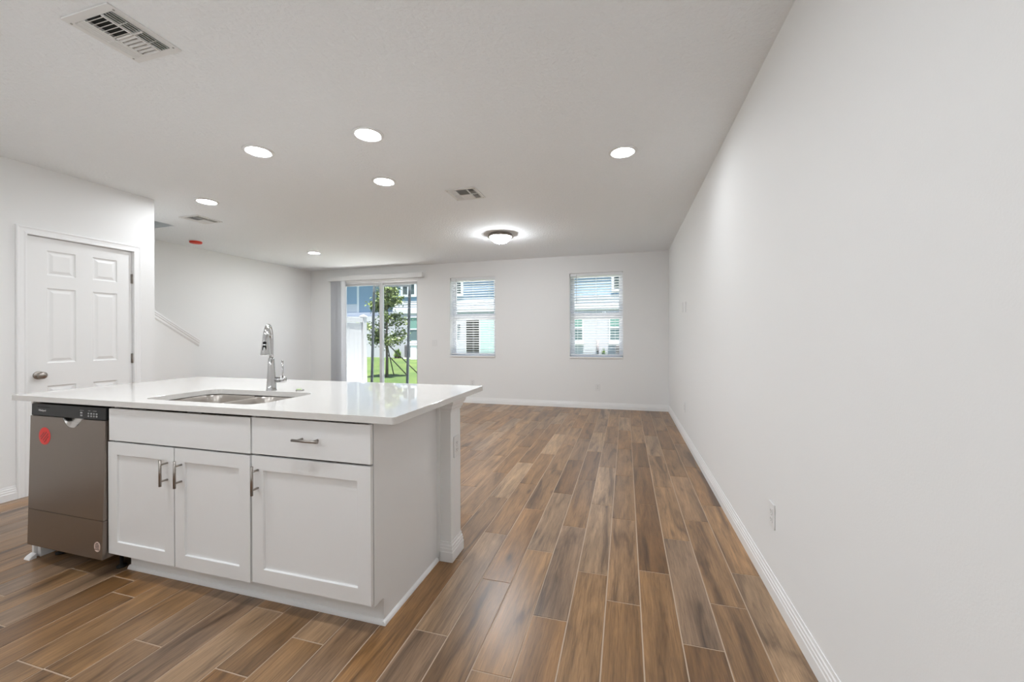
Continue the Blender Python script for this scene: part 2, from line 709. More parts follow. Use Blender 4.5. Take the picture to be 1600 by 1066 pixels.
# baseboards ------------------------------------------------------------------
struct('baseboard_right', baseboard_mb(MB(), (XR, YF), (XR, YB - .014), (-1, 0)), 'trim_paint', 'white stepped baseboard along the long right wall', 'baseboard')
mb = MB()
baseboard_mb(mb, (XL, YB), (SLX0 - .02, YB), (0, -1))
baseboard_mb(mb, (SLX1 + .02, YB), (XR, YB), (0, -1))
struct('baseboard_back', mb, 'trim_paint', 'white stepped baseboard under the two windows', 'baseboard')
mb = MB()
baseboard_mb(mb, (XP, YF), (XP, 1.914), (1, 0))
baseboard_mb(mb, (XP, 2.744), (XP, YP), (1, 0))
baseboard_mb(mb, (XP + .014, YP), (SX, YP), (0, 1))
struct('baseboard_pantry', mb, 'trim_paint', 'white baseboard along the six-panel door wall', 'baseboard')
struct('baseboard_left', baseboard_mb(MB(), (XL, 3.95), (XL, YB - .014), (1, 0)), 'trim_paint', 'white baseboard at the foot of the far left wall', 'baseboard')

# ------------------------------------------------------------------ pantry door
d1 = thing('door_1', 'white six-panel interior door with a satin nickel knob', 'door', (XP, 2.323, 0), kind='structure')
us = [0, .119, .297, .410, .586, .698]
vs = [0, .24, .835, 1.02, 1.63, 1.735, 1.935, 2.038]
rects = [(1, 2, 1, 2), (3, 4, 1, 2), (1, 2, 3, 4), (3, 4, 3, 4), (1, 2, 5, 6), (3, 4, 5, 6)]
vs2 = vs
prof = [(0, 0), (.006, -.007), (.014, -.009), (.020, -.008), (.038, -.002), (.041, -.002)]
mb = slab_with_panels((XP - .014, 1.974, .008), (0, 1, 0), (0, 0, 1), (1, 0, 0), .698, 2.036, .035, us, vs[:-1] + [2.036], rects, prof)
obj('door_slab', mb, 'door_paint', d1)
mb = MB()
CAS = [(0, 0), (.0, .018), (.010, .018), (.018, .014), (.040, .013), (.052, .017), (.058, .014), (.061, 0)]


# mitred casing: outer rectangle path
y0, y1, zt = 1.9705, 2.6750, 2.0475
rings = []
for (y, z, sy, sz) in ((y0, 0, -1, 0), (y0, zt, -1, 1), (y1, zt, 1, 1), (y1, 0, 1, 0)):
    rings.append([(XP + h, y + sy * t, z + sz * t) for t, h in CAS])
mb.loft(rings, True, True)
obj('casing', mb, 'trim_paint', d1)
mb = MB()
mb.box(XP - .115, XP, PDY0, 1.9715, 0, PDZ)
mb.box(XP - .115, XP, 2.6740, PDY1, 0, PDZ)
mb.box(XP - .115, XP, 1.9715, 2.6740, 2.0465, PDZ)
mb.box(XP - .115, XP - .052, 1.9715, 1.986, 0, 2.0465)
mb.box(XP - .115, XP - .052, 2.660, 2.6740, 0, 2.0465)
obj('jamb', mb, 'trim_paint', d1)
mb = MB()
kx = XP - .014


def knob_prof():
    return [(.033, 0), (.033, .004), (.028, .008), (.013, .011), (.012, .026), (.022, .033), (.029, .044), (.028, .056), (.018, .064), (.001, .066)]


rings = [[(kx + z, 2.013 + 0.03 + r * math.cos(2 * PI * k / 28), .935 + r * math.sin(2 * PI * k / 28)) for k in range(28)] for r, z in knob_prof()]
mb.loft(rings, True, True, True, True)
obj('door_knob', mb, 'nickel', d1, label='satin nickel door knob')
mb = MB()
mb.box(kx - .03, kx + .001, 1.9725, 1.9742, .91, .965)
obj('latch_plate', mb, 'nickel', d1)
for hz in (1.79, 1.037, .26):
    mb = MB()
    mb.tube([(kx + .008, 2.6745, hz - .045), (kx + .008, 2.6745, hz + .045)], .0065, 10)
    mb.box(kx - .004, kx + .004, 2.664, 2.684, hz - .044, hz + .044)
    obj('hinge', mb, 'nickel', d1, label='satin nickel hinge')

# ------------------------------------------------------------------ stairs and half wall
SLOPE = .675
zcap = lambda y: 1.536 - SLOPE * (y - 3.378)
mb = MB()
HW0, HW1 = SX - .115, SX
ya, yb = YP, 3.795
pts = [(HW1, ya, 0), (HW1, yb, 0), (HW1, yb, zcap(yb) - .095), (HW1, ya, zcap(ya) - .095)]
mb.prism(pts, (-.115, 0, 0))
struct('wall_stair', mb, 'wall_paint', 'white sloping half wall beside the staircase', 'wall')
mb = MB()
# cap board and the moulding under it, one swept profile across the wall
cap = [(-.030, 0), (-.030, -.022), (-.022, -.022), (-.022, -.045), (-.014, -.05), (-.012, -.075), (0, -.095), (0, -.04), (.115, -.04), (.115, -.095), (.127, -.075), (.129, -.05),
       (.137, -.045), (.137, -.022), (.145, -.022), (.145, 0)]
rings = [[(HW1 - u, y, zcap(y) + dz) for u, dz in cap] for y in (YP + .002, 3.870)]
n = len(cap)
mb.loft(rings, True, True)
tr = struct('trim_1', mb, 'trim_paint', 'white moulded cap running down the stair half wall', 'trim')
mb = MB()
for k in range(9):
    y1_ = 4.10 - .255 * k
    mb.box(XL + .001, HW0 - .001, y1_ - .285, y1_, 0 if k < 1 else .18 * k - .02, .18 * (k + 1))
st = struct('staircase', mb, 'stair_tread', 'carpet-coloured stairs behind the white half wall', 'staircase')

# ------------------------------------------------------------------ island: cabinets
CT, CTH = .914, .029
CZ = CT - CTH
YC, YDR = 1.430, 1.412     # carcass face, door face
SHAKER = lambda: [(0, 0), (.0015, -.0005), (.003, -.008), (.0035, -.009)]


def shaker(x0, x1, z0, z1, rail=.062):
    W, Hh = x1 - x0, z1 - z0
    us = [0, rail, W - rail, W]
    vs = [0, rail, Hh - rail, Hh]
    return slab_with_panels((x0, YDR, z0), (1, 0, 0), (0, 0, 1), (0, -1, 0), W, Hh, .0165, us, vs, [(1, 2, 1, 2)], SHAKER())


def bar_pull(parent, cx, cz, vertical=True, L=.128, cc=.080):
    mb = MB()
    y = YDR - .032
    if vertical:
        mb.tube([(cx, y, cz - L / 2), (cx, y, cz + L / 2)], .006, 12)
        for s in (-1, 1):
            mb.tube([(cx, YDR, cz + s * cc / 2), (cx, y, cz + s * cc / 2)], .0048, 10)
    else:
        mb.tube([(cx - L / 2, y, cz), (cx + L / 2, y, cz)], .006, 12)
        for s in (-1, 1):
            mb.tube([(cx + s * cc / 2, YDR, cz), (cx + s * cc / 2, y, cz)], .0048, 10)
    return obj('handle', mb, 'nickel', parent, label='brushed nickel bar pull')


cab = thing('sink_base_cabinet', 'white two-door sink base cabinet between the dishwasher and the drawer cabinet', 'cabinet', (-2.09, 1.72, .0))
cb0, cb1 = -2.558, -1.626


def carcass(x0, x1, y0, y1, z0, z1):
    mb = MB()
    t = .016
    mb.box(x0, x0 + t, y0, y1, z0, z1)
    mb.box(x1 - t, x1, y0, y1, z0, z1)
    mb.box(x0 + t, x1 - t, y0, y1, z0, z0 + t)
    mb.box(x0 + t, x1 - t, y1 - t, y1, z0 + t, z1)
    mb.box(x0 + t, x1 - t, y0 + .06, y0 + .08, z1 - .09, z1)
    return mb


obj('body', carcass(cb0, cb1, YC + .008, 2.0, .114, CZ - .002), 'cabinet_paint', cab)
obj('false_front', MB().box(-2.556, -1.629, YDR, YDR + .0165, .708, .871), 'cabinet_paint', cab, bevel=.0015)
d = obj('door', shaker(-2.562, -2.101, .127, .700), 'cabinet_paint', cab)
bar_pull(d, -2.144, .585)
d = obj('door', shaker(-2.094, -1.632, .127, .700), 'cabinet_paint', cab)
bar_pull(d, -2.050, .585)
cab2 = thing('drawer_base_cabinet', 'white base cabinet with one drawer over one shaker door at the island corner', 'cabinet', (-1.31, 1.72, .0))
obj('body', carcass(-1.622, -1.0165, YC + .008, 2.0, .114, CZ - .002), 'cabinet_paint', cab2)
d = obj('drawer', MB().box(-1.620, -1.003, YDR, YDR + .0165, .711, .874), 'cabinet_paint', cab2, bevel=.0015)
bar_pull(d, -1.302, .795, False, .132)
d = obj('door', shaker(-1.620, -1.003, .134, .702), 'cabinet_paint', cab2)
bar_pull(d, -1.585, .600)

# toe kick
tk = thing('toe_kick', 'white recessed toe kick board under the island cabinets', 'toe kick', (-1.78, 1.51, 0))
obj('board', MB().box(-2.553, -1.0152, 1.504, 1.518, 0, .1135), 'cabinet_paint', tk)
mb = MB()
SHOE = [(0, 0), (.013, 0), (.0125, .006), (.010, .012), (.005, .017), (0, .019)]
r = [[(x, 1.504 - t, z) for t, z in SHOE] for x in (-2.56, -.9895)]
mb.loft(r)
obj('shoe_moulding', mb, 'cabinet_paint', tk)

# right end panel with toe notch
ep = thing('end_panel', 'plain white end panel on the right side of the island', 'panel', (-1.009, 1.72, 0))
prof = [(1.4345, .114), (1.4345, CZ - .001), (2.017, CZ - .001), (2.017, 0), (1.504, 0), (1.504, .105), (1.496, .1135)]
mb = MB()
mb.prism([(-1.015, y, z) for y, z in prof], (.012, 0, 0))
obj('board', mb, 'cabinet_paint', ep, bevel=.0008)
mb = MB()
r = [[(-1.003 + t, y, z) for t, z in SHOE] for y in (1.491, 2.003)]
mb.loft(r)
obj('shoe_moulding', mb, 'trim_paint', ep)
mb = MB()
mb.box(-1.003, -.985, 2.005, 2.0185, .019, CZ - .001)
obj('scribe_strip', mb, 'trim_paint', ep)

# left end panel beside dishwasher
ep = thing('end_panel', 'narrow white end panel standing on the far side of the dishwasher', 'panel', (-3.194, 1.72, 0))
obj('board', MB().box(-3.206, -3.182, 1.445, 2.017, 0, CZ - .001), 'cabinet_paint', ep, bevel=.0008)
obj('scribe_strip', MB().box(-3.224, -3.2062, 1.430, 1.446, 0.0, CZ - .001), 'cabinet_paint', ep)
mb = MB()
FOOT = [(0, 0), (.030, 0), (.028, .007), (.020, .015), (.008, .022), (0, .025)]
r = [[(x, 1.430 - t, z) for t, z in FOOT] for x in (-3.230, -3.182)]
mb.loft(r)
obj('shoe_moulding', mb, 'trim_paint', ep)

# knee wall behind the cabinets
KX0, KX1, KY0, KY1 = -3.21, -.925, 2.019, 2.150
struct('wall_island', MB().box(KX0, KX1, KY0, KY1, 0, CZ - .001), 'wall_paint', 'short white half wall closing the back of the island', 'wall')
mb = MB()
x_, y_ = KX1, KY0
path = [((-.990, KY0), (0, -1)), ((KX1, KY0), (1, -1)), ((KX1, KY1), (1, 1)), ((KX0, KY1), (0, 1))]
rings = [[(p[0] + s[0] * t, p[1] + s[1] * t, z) for t, z in BASE] for p, s in path]
mb.loft(rings)
struct('baseboard_island', mb, 'trim_paint', 'white stepped baseboard wrapped round the island half wall', 'baseboard')
CAPM = [(0, 0), (.004, .0), (.006, .012), (.012, .02), (.014, .034), (.022, .044), (.026, .058), (.026, .066), (0, .066)]
rings = [[(p[0] + s[0] * t, p[1] + s[1] * t, CZ - .0675 + z) for t, z in CAPM] for p, s in path]
mb = MB()
mb.loft(rings)
struct('trim_2', mb, 'trim_paint', 'white crown moulding under the countertop at the island half wall', 'trim')

# ------------------------------------------------------------------ countertop with sink cutout
CX0, CX1, CY0, CY1 = -3.331, -.883, 1.396, 2.428
SKX0, SKX1, SKY0, SKY1 = -2.452, -1.690, 1.485, 1.887


def ring_plate(outer, inner, z0, z1):
    mb = MB()
    for z, flip in ((z1, False), (z0, True)):
        loops = [[Vector((x, y, 0)) for x, y in outer], [Vector((x, y, 0)) for x, y in inner]]
        flat = outer + inner
        for t in tessellate_polygon(loops):
            mb.poly([(flat[i][0], flat[i][1], z) for i in t])
    for loop in (outer, inner):
        n = len(loop)
        for k in range(n):
            a, b = loop[k], loop[(k + 1) % n]
            mb.poly([(a[0], a[1], z0), (b[0], b[1], z0), (b[0], b[1], z1), (a[0], a[1], z1)])
    return mb


ct = obj('countertop', ring_plate(rrect(CX0, CX1, CY0, CY1, .014, 5), rrect(SKX0, SKX1, SKY0, SKY1, .075, 8), CZ, CT), 'quartz', bevel=.002, origin=(-2.1, 1.9, CZ))
set_props(ct, 'polished white quartz countertop on the kitchen island', 'countertop')

# sink: two bowls under the cutout
sk_ = thing('kitchen_sink', 'stainless steel double bowl undermount sink set in the island countertop', 'sink', (-2.07, 1.69, .67))


def bowl(x0, x1, y0, y1):
    mb = MB()
    z = CZ - .0005
    prof = [(0, 0, .07), (.004, -.010, .07), (.010, -.06, .065), (.016, -.165, .06), (.030, -.192, .05), (.055, -.200, .04), (.11, -.203, .03)]
    rings = [[(x, y, z - .004 + dz) for x, y in rrect(x0 + i, x1 - i, y0 + i, y1 - i, r, 6)] for i, dz, r in prof]
    mb.loft(rings, False, True, True, True)
    return mb


sx0, sx1, sy0, sy1 = SKX0 - .006, SKX1 + .006, SKY0 - .006, SKY1 + .006
dv = -2.085
obj('bowl', bowl(sx0, dv - .012, sy0, sy1), 'sink_steel', sk_, recalc=False)
obj('bowl', bowl(dv + .012, sx1, sy0, sy1), 'sink_steel', sk_, recalc=False)
# flange
mb = MB()
o_ = rrect(sx0 - .018, sx1 + .018, sy0 - .018, sy1 + .018, .08, 8)
z = CZ - .001
loops = [o_, rrect(sx0, dv - .012, sy0, sy1, .07, 6), rrect(dv + .012, sx1, sy0, sy1, .07, 6)]
flat = sum(loops, [])
for t in tessellate_polygon([[Vector((x, y, 0)) for x, y in l] for l in loops]):
    mb.poly([(flat[i][0], flat[i][1], z - .004) for i in t])
obj('flange', mb, 'sink_steel', sk_)
for cx in ((sx0 + dv) / 2, (dv + sx1) / 2):
    mb = MB()
    mb.lathe(cx, 1.70, [(.001, CZ - .2062), (.03, CZ - .2062), (.036, CZ - .204), (.045, CZ - .2045), (.046, CZ - .2065)], 24)
    obj('drain', mb, 'chrome', sk_)

# faucet
FX, FY = -2.045, 1.915
fa = thing('faucet', 'chrome pull-down kitchen faucet standing behind the sink', 'faucet', (FX, FY, CT))
mb = MB()
mb.lathe(FX, FY, [(.0285, CT), (.0285, CT + .004), (.0265, CT + .006), (.0255, CT + .05), (.020, CT + .130), (.0165, CT + .192), (.0150, CT + .194)], 28, cap1=True)
obj('base', mb, 'chrome', fa)
sdir = Vector((.575, -.818, 0)).normalized()
P0 = Vector((FX, FY, CT + .190))
pts = [P0, P0 + Vector((0, 0, .03)), P0 + Vector((0, 0, .07)), P0 + Vector((0, 0, .105))]
R_ = .070
ctr = P0 + Vector((0, 0, .105)) + sdir * R_
for k in range(1, 13):
    a = PI - math.radians(152) * k / 12
    pts.append(ctr + sdir * (R_ * math.cos(a)) + Vector((0, 0, 1)) * (R_ * 1.3 * math.sin(a)))
mb = MB()
mb.tube(pts, .0120, 18)
obj('spout', mb, 'chrome', fa)
e0 = pts[-1]
ed = (pts[-1] - pts[-2]).normalized()
ed = (ed * .45 + Vector((0, 0, -1.0))).normalized()
hp = [e0 - (pts[-1] - pts[-2]).normalized() * .012, e0 + ed * .006, e0 + ed * .045, e0 + ed * .118, e0 + ed * .122]
mb = MB()
mb.tube(hp, [.0132, .0145, .0165, .0235, .022], 20)
sh = obj('spray_head', mb, 'chrome', fa)
fwd = (Vector((0, 0, EYE)) - e0)
fwd = (fwd - ed * fwd.dot(ed)).normalized()
fwd = (sdir - ed * sdir.dot(ed)).normalized()
sidev = ed.cross(fwd)


def head_button(t, h, wd, rad):
    mb = MB()
    c = e0 + ed * t + fwd * (rad + .0005)
    n_ = 16
    ring = []
    for k in range(n_):
        a = 2 * PI * k / n_
        ca, sa = math.cos(a), math.sin(a)
        ex = math.copysign(abs(ca) ** .6, ca) * wd
        ez = math.copysign(abs(sa) ** .6, sa) * h
        ring.append(c + sidev * ex + ed * ez - fwd * (ex * ex / (2 * rad)))
    mb.loft([[p - fwd * .003 for p in ring], [p + fwd * .0015 for p in ring]])
    return obj('button', mb, 'black_plastic', sh, label='black spray button')


head_button(.054, .008, .009, .0175)
head_button(.083, .016, .010, .0195)
mb = MB()
hub = Vector((.79, .61, 0)).normalized()
hz = CT + .062
b0 = Vector((FX, FY, hz))
mb.tube([b0 + hub * .010, b0 + hub * .048, b0 + hub * .050, b0 + hub * .073, b0 + hub * .078], [.0180, .0180, .0195, .0195, .0155], 20)
hb = obj('handle_hub', mb, 'chrome', fa)
mb = MB()
l0 = b0 + hub * .060 + Vector((0, 0, .012))
mb.tube([l0, l0 + Vector((0, 0, .03)), l0 + Vector((0, 0, .105)) - hub * .002], [.0058, .0052, .0062], 14)
obj('lever', mb, 'chrome', hb)

# small cap on the counter
cp = thing('hole_cover', 'small flat green-topped round cap lying on the countertop right of the faucet', 'cap', (-1.865, 1.945, CT))
mb = MB()
mb.lathe(-1.865, 1.945, [(.0225, CT), (.0225, CT + .006), (.020, CT + .008), (.001, CT + .0082)], 24)
obj('base', mb, 'ring_grey', cp)
mb = MB()
mb.lathe(-1.869, 1.943, [(.016, CT + .0083), (.0155, CT + .0105), (.008, CT + .0118), (.001, CT + .012)], 18)
obj('film', mb, 'green_film', cp, label='green protective film')

# ------------------------------------------------------------------ dishwasher
DX0, DX1 = -3.172, -2.5685
dw = thing('dishwasher', 'slate stainless dishwasher with a black control strip at the left end of the island', 'dishwasher', (-2.845, 1.70, 0))
yz = lambda z: 1.389 + (z - .10) * .021      # the door leans back a little


def dw_prism(x0, x1, z0, z1, depth, proud=0.0):
    a = [(x0, yz(z0) - proud, z0), (x0, yz(z1) - proud, z1), (x0, yz(z1) + depth, z1), (x0, yz(z0) + depth, z0)]
    mb = MB()
    mb.prism(a, (x1 - x0, 0, 0))
    return mb


obj('tub', MB().box(DX0 + .006, DX1 - .004, 1.448, 2.0, .115, .862), 'dark_rubber', dw)
# door with pocket handle scooped in its top edge
mb = MB()
zt, zb = .806, .297
hx0, hx1 = -2.902, -2.748
sc = [(hx0 + (hx1 - hx0) * k / 12, .806 - .048 * (1 - abs(2 * k / 12 - 1) ** 2.6)) for k in range(13)]
outline = [(DX0, zb), (DX1, zb), (DX1, zt), (hx1, zt)] + list(reversed(sc))[1:-1] + [(hx0, zt), (DX0, zt)]
a = [(x, yz(z), z) for x, z in outline]
b = [(x, 1.44, z) for x, z in outline]
flat = [(x, z) for x, z in outline]
tri = tessellate_polygon([[Vector((x, z, 0)) for x, z in flat]])
for t in tri:
    mb.poly([a[i] for i in t])
    mb.poly([b[i] for i in t])
n = len(a)
for k in range(n):
    mb.poly([a[k], a[(k + 1) % n], b[(k + 1) % n], b[k]])
dr = obj('door', mb, 'slate_steel', dw)
mb = MB()     # the scoop
rows = []
for j in range(5):
    t = j / 4
    rows.append([(x, yz(z) + .001 + .03 * math.sin(t * PI / 2), z + (zt - z) * t) for x, z in sc])
mb.loft(rows, False, False, False, True)
obj('pocket_handle', mb, 'steel', dr, label='bright steel pocket handle')
obj('kick_panel', dw_prism(DX0, DX1, .100, .2945, .05), 'slate_steel', dw)
obj('control_panel', dw_prism(DX0 + .000, DX1, .8075, .872, .05, -.003), 'black_plastic', dw, bevel=.003)
cpan = [c for c in bpy.data.objects if c.name.startswith('control_panel')][0]
obj('vent_slot', dw_prism(-3.118, -3.016, .853, .857, .004, -.0024), 'gap_dark', cpan)
obj('side_seal', dw_prism(DX1, DX1 + .004, .12, .80, .03, -.028), 'dark_rubber', dw)


def text(name, body, size, loc, m, parent):
    cu = bpy.data.curves.new(name, 'FONT')
    cu.body = body
    cu.size = size
    cu.extrude = .0003
    cu.align_x = 'CENTER'
    cu.align_y = 'CENTER'
    tmp = bpy.data.objects.new('tmp', cu)
    COL.objects.link(tmp)
    dg = bpy.context.evaluated_depsgraph_get()
    me = bpy.data.meshes.new_from_object(tmp.evaluated_get(dg))
    bpy.data.objects.remove(tmp)
    me.materials.clear()
    me.materials.append(MATS[m])
    o = bpy.data.objects.new(name, me)
    COL.objects.link(o)
    o.parent = parent
    o.location = Vector(loc) - Vector(root_of(parent).location)
    o.rotation_euler = (PI / 2, 0, 0)
    return o


text('logo', 'Whirlpool', .015, (-3.078, yz(.835) + .0022, .837), 'logo_white', cpan)
mb = MB()
for k in range(2):
    mb.box(-2.766, -2.750, yz(.84) + .0022, yz(.84) + .0034, .822 + .014 * k, .830 + .014 * k)
obj('button', mb, 'panel_grey', cpan)
for k in range(4):
    mb = MB()
    cx = -2.702 + .021 * k
    for j in range(2):
        r0 = [(cx + .0065 * math.cos(2 * PI * q / 12), yz(.83) + .0022, .825 + .013 * j + .0048 * math.sin(2 * PI * q / 12)) for q in range(12)]
        mb.loft([r0, [(x, y + .001, z) for x, y, z in r0]])
    obj('button', mb, 'panel_grey', cpan)
mb = MB()
for x0, x1 in ((-2.770, -2.740), (-2.704, -2.688), (-2.668, -2.640)):
    mb.box(x0, x1, yz(.85) + .0022, yz(.85) + .003, .8515, .8535)
obj('lettering', mb, 'panel_grey', cpan)
# stickers
def disc(cx, cz, rx, rz, off, th=.0006, n=28):
    r0 = [(cx + rx * math.cos(2 * PI * k / n), yz(cz + rz * math.sin(2 * PI * k / n)) - off, cz + rz * math.sin(2 * PI * k / n)) for k in range(n)]
    mb = MB()
    mb.loft([r0, [(x, y - th, z) for x, y, z in r0]])
    return mb


st_ = obj('sticker', disc(-3.046, .700, .049, .047, .0002), 'red_film', dr, label='round red protective sticker')
mb = MB()
for k, (L0, L1, dz) in enumerate(((-.036, .012, .018), (-.042, .034, .006), (-.030, .040, -.010), (-.010, .032, -.022), (-.03, .0, -.024))):
    ang = .75
    ca, sa = math.cos(ang), math.sin(ang)
    q = []
    for uu, vv in ((L0, dz - .003), (L1, dz - .003), (L1, dz + .003), (L0, dz + .003)):
        X, Z = uu * ca * .8 - vv * sa, uu * sa * .8 + vv * ca
        q.append((-3.046 + X, yz(.700 + Z) - .0012, .700 + Z))
    mb.loft([q, [(x, y + .0002, z) for x, y, z in q]])
obj('marking', mb, 'red_dark', st_)
st_ = obj('label', disc(-2.607, .163, .0235, .0255, .0002), 'label_cream', [c for c in bpy.data.objects if c.name.startswith('kick_panel')][0], label='small round cream label with dark print')
mb = MB()
for k, wd in enumerate((.010, .014, .015, .013, .017)):
    z = .180 - .0075 * k
    mb.box(-2.607 - wd, -2.607 + wd, yz(z) - .0012, yz(z) - .0009, z - .0019, z + .0019)
obj('lettering', mb, 'label_ink', st_)
for x in (DX0 + .05, DX1 - .05):
    mb = MB()
    mb.lathe(x, 1.50, [(.022, 0), (.022, .008), (.008, .010), (.008, .116)], 14, cap0=True, cap1=True)
    obj('leg', mb, 'dark_rubber', dw)

# ------------------------------------------------------------------ ceiling fixtures
def downlight(x, y, label, group='recessed ceiling lights', lens='lens_island'):
    t = thing('recessed_light', label, 'light', (x, y, H), group)
    mb = MB()
    mb.lathe(x, y, [(.104, H), (.104, H - .003), (.100, H - .0085), (.090, H - .011), (.081, H - .0095), (.078, H - .001)], 40)
    obj('trim_ring', mb, 'white_plastic', t)
    mb = MB()
    mb.lathe(x, y, [(.0785, H - .004), (.074, H - .0055), (.060, H - .0070), (.03, H - .0080), (.0005, H - .0082)], 40)
    obj('lens', mb, lens, t)
    return t


downlight(-1.665, 2.331, 'lit recessed ceiling light above the right half of the countertop, nearest the near square vent')
downlight(-2.586, 2.318, 'lit recessed ceiling light above the faucet end of the island')
downlight(-2.036, 3.076, 'lit recessed ceiling light between the island lights and the far black-slotted vent', lens='lens_mid')
downlight(-.015, 3.083, 'lit recessed ceiling light by itself near the long right wall', lens='lens_wall')
downlight(-4.042, 3.031, 'lit recessed ceiling light just past the corner of the six-panel door wall', lens='lens_corner')
downlight(-4.871, 5.389, 'small far recessed ceiling light in front of the sliding door', lens='lens_far')
# two unseen downlights added over the aisle to light the island front
downlight(-.95, .92, 'unseen recessed light added over the aisle in front of the drawer cabinet', 'added aisle fill lights', 'lens_aisle')
downlight(-2.40, .84, 'unseen recessed light added over the aisle in front of the dishwasher', 'added aisle fill lights', 'lens_aisle')

def fill_globe(x, y, z, label, glass='fill_globe_glass'):  # unseen hanging globes added to fill the room with light
    t = thing('fill_globe', label, 'fill lamp', (x, y, H), 'added fill globes')
    mb = MB()
    mb.lathe(x, y, [(.06, H), (.06, H - .018), (.01, H - .024)], 24, cap1=True)
    obj('canopy', mb, 'nickel', t)
    obj('cord', MB().tube([(x, y, H - .02), (x, y, z + .13)], .004, 8), 'black_plastic', t)
    mb = MB()
    mb.lathe(x, y, [(.012, z + .135), (.032, z + .128), (.036, z + .100)], 20)
    obj('socket_cap', mb, 'nickel', t)
    mb = MB()
    mb.lathe(x, y, [(.11 * math.sin(PI * k / 14) + 1e-4, z + .11 * math.cos(PI * k / 14)) for k in range(1, 15)], 28)
    obj('globe', mb, glass, t)


fill_globe(-5.05, 3.00, 1.85, 'white fill globe added out of sight behind the door wall at the foot of the stairs', 'hall_fill_globe')
fill_globe(-3.35, -.50, 1.98, 'unseen white fill globe added over the kitchen aisle, in line with the dishwasher')
fill_globe(-2.05, -.50, 1.98, 'unseen white fill globe added over the kitchen aisle, in line with the sink')
fill_globe(-.75, -.50, 1.98, 'unseen white fill globe added over the kitchen aisle, nearest the long right wall')

fl = thing('ceiling_light', 'flush mount ceiling light with a glowing glass bowl and nickel rim', 'light', (-1.61, 5.126, H))
mb = MB()
mb.lathe(-1.61, 5.126, [(.150, H), (.158, H - .008), (.172, H - .040), (.170, H - .044), (.145, H - .046), (.135, H - .020)], 40)
obj('rim', mb, 'nickel', fl)
mb = MB()
mb.lathe(-1.61, 5.126, [(.141, H - .044), (.135, H - .060), (.115, H - .085), (.080, H - .110), (.040, H - .124), (.012, H - .127), (.0005, H - .127)], 40)
obj('bowl', mb, 'bowl_glass', fl, label='glowing white glass bowl')
mb = MB()
mb.lathe(-1.61, 5.126, [(.001, H - .126), (.011, H - .128), (.012, H - .134), (.006, H - .140), (.0005, H - .143)], 16)
obj('finial', mb, 'nickel', fl)

sm = thing('smoke_detector', 'round smoke detector under a bright red dust cover on the ceiling', 'smoke detector', (-5.85, 4.23, H))
mb = MB()
mb.lathe(-5.85, 4.23, [(.078, H), (.078, H - .012), (.07, H - .014)], 32, cap1=True)
obj('base', mb, 'white_plastic', sm)
mb = MB()
mb.lathe(-5.85, 4.23, [(.074, H - .006), (.074, H - .030), (.068, H - .038), (.030, H - .043), (.0005, H - .044)], 32)
obj('dust_cover', mb, 'red_cap', sm, label='bright red plastic dust cover')


def ceiling_vent(x0, x1, y0, y1, label, first=None):
    cx, cy = (x0 + x1) / 2, (y0 + y1) / 2
    t = thing('ceiling_vent', label, 'vent', (cx, cy, H), 'square ceiling air vents')
    F = .032
    zf = H - .007
    a = rrect(x0, x1, y0, y1, .004, 2)
    b = rrect(x0 + F, x1 - F, y0 + F, y1 - F, .003, 2)
    mb = ring_plate(a, b, zf, H)
    obj('frame', mb, 'vent_white', t, bevel=.002)
    X0, X1, Y0, Y1 = x0 + F, x1 - F, y0 + F, y1 - F
    mb = MB()
    mb.box(X0, X1, Y0, Y1, H - .0004, H - .0001)
    obj('duct_shade_sheet', mb, 'vent_shade', t)  # flat dark sheet painting the shade inside the duct
    wx, wy = X1 - X0, Y1 - Y0
    xa, xb = X0 + wx * .27, X0 + wx * .73
    mb = MB()
    for xx in (xa, xb):
        mb.box(xx - .0035, xx + .0035, Y0, Y1, H - .012, H - .001)
    mb.box(X0, X1, cy - .004, cy + .004, H - .012, H - .001)
    obj('divider', mb, 'vent_white', t)

    def blade(axis, pos, lo, hi, tilt, dep=.016):
        """thin slanted slat; tilt = direction (+1/-1) towards which its lower edge leans"""
        mb2 = []
        th = .0020 if axis == 'y' else .0012
        z1_, z0_ = H - .001, H - .0135
        dx = tilt * dep * .72
        prof = [(pos, z1_), (pos + dx * .45, z1_ - (z1_ - z0_) * .62), (pos + dx, z0_)]
        up = prof + [(p + th * 1.4, z) for p, z in reversed(prof)]
        if axis == 'y':      # runs along y
            return [(u, lo, z) for u, z in up], (0, hi - lo, 0)
        return [(lo, u, z) for u, z in up], (hi - lo, 0, 0)

    def bank(name, specs):
        mb = MB()
        for p, dvec in specs:
            mb.prism(p, dvec)
        obj(name, mb, 'vent_white', t)
    n = 4
    e = .003
    bank('louver', [blade('y', X1 - wx * .27 * (k + .75) / n, Y0, Y1, 1) for k in range(n)])
    bank('louver', [blade('y', X0 + wx * .27 * (k + .75) / n, Y0, Y1, -1) for k in range(n)])
    n = 6
    bank('louver', [blade('x', Y0 + (cy - Y0) * (k + .8) / n, xa + e, xb - e, -1) for k in range(n)])
    bank('louver', [blade('x', Y1 - (Y1 - cy) * (k + .8) / n, xa + e, xb - e, 1) for k in range(n)])
    for k in range(3):      # stiffening bars across the near outward bank
        yy = Y0 + wy * (k + 1) / 4
        obj('stiffener', MB().box(xb + .003, X1, yy - .0015, yy + .0015, H - .0125, H - .0105), 'vent_white', t)
    for sx, sy in ((x0 + .014, y0 + .03), (x0 + .014, y1 - .03), (x1 - .014, y0 + .03), (x1 - .014, y1 - .03)):
        mb = MB()
        mb.lathe(sx, sy, [(.0045, zf - .0001), (.0035, zf - .0022), (.0005, zf - .0026)], 10)
        obj('screw', mb, 'ring_grey', t)
    return t


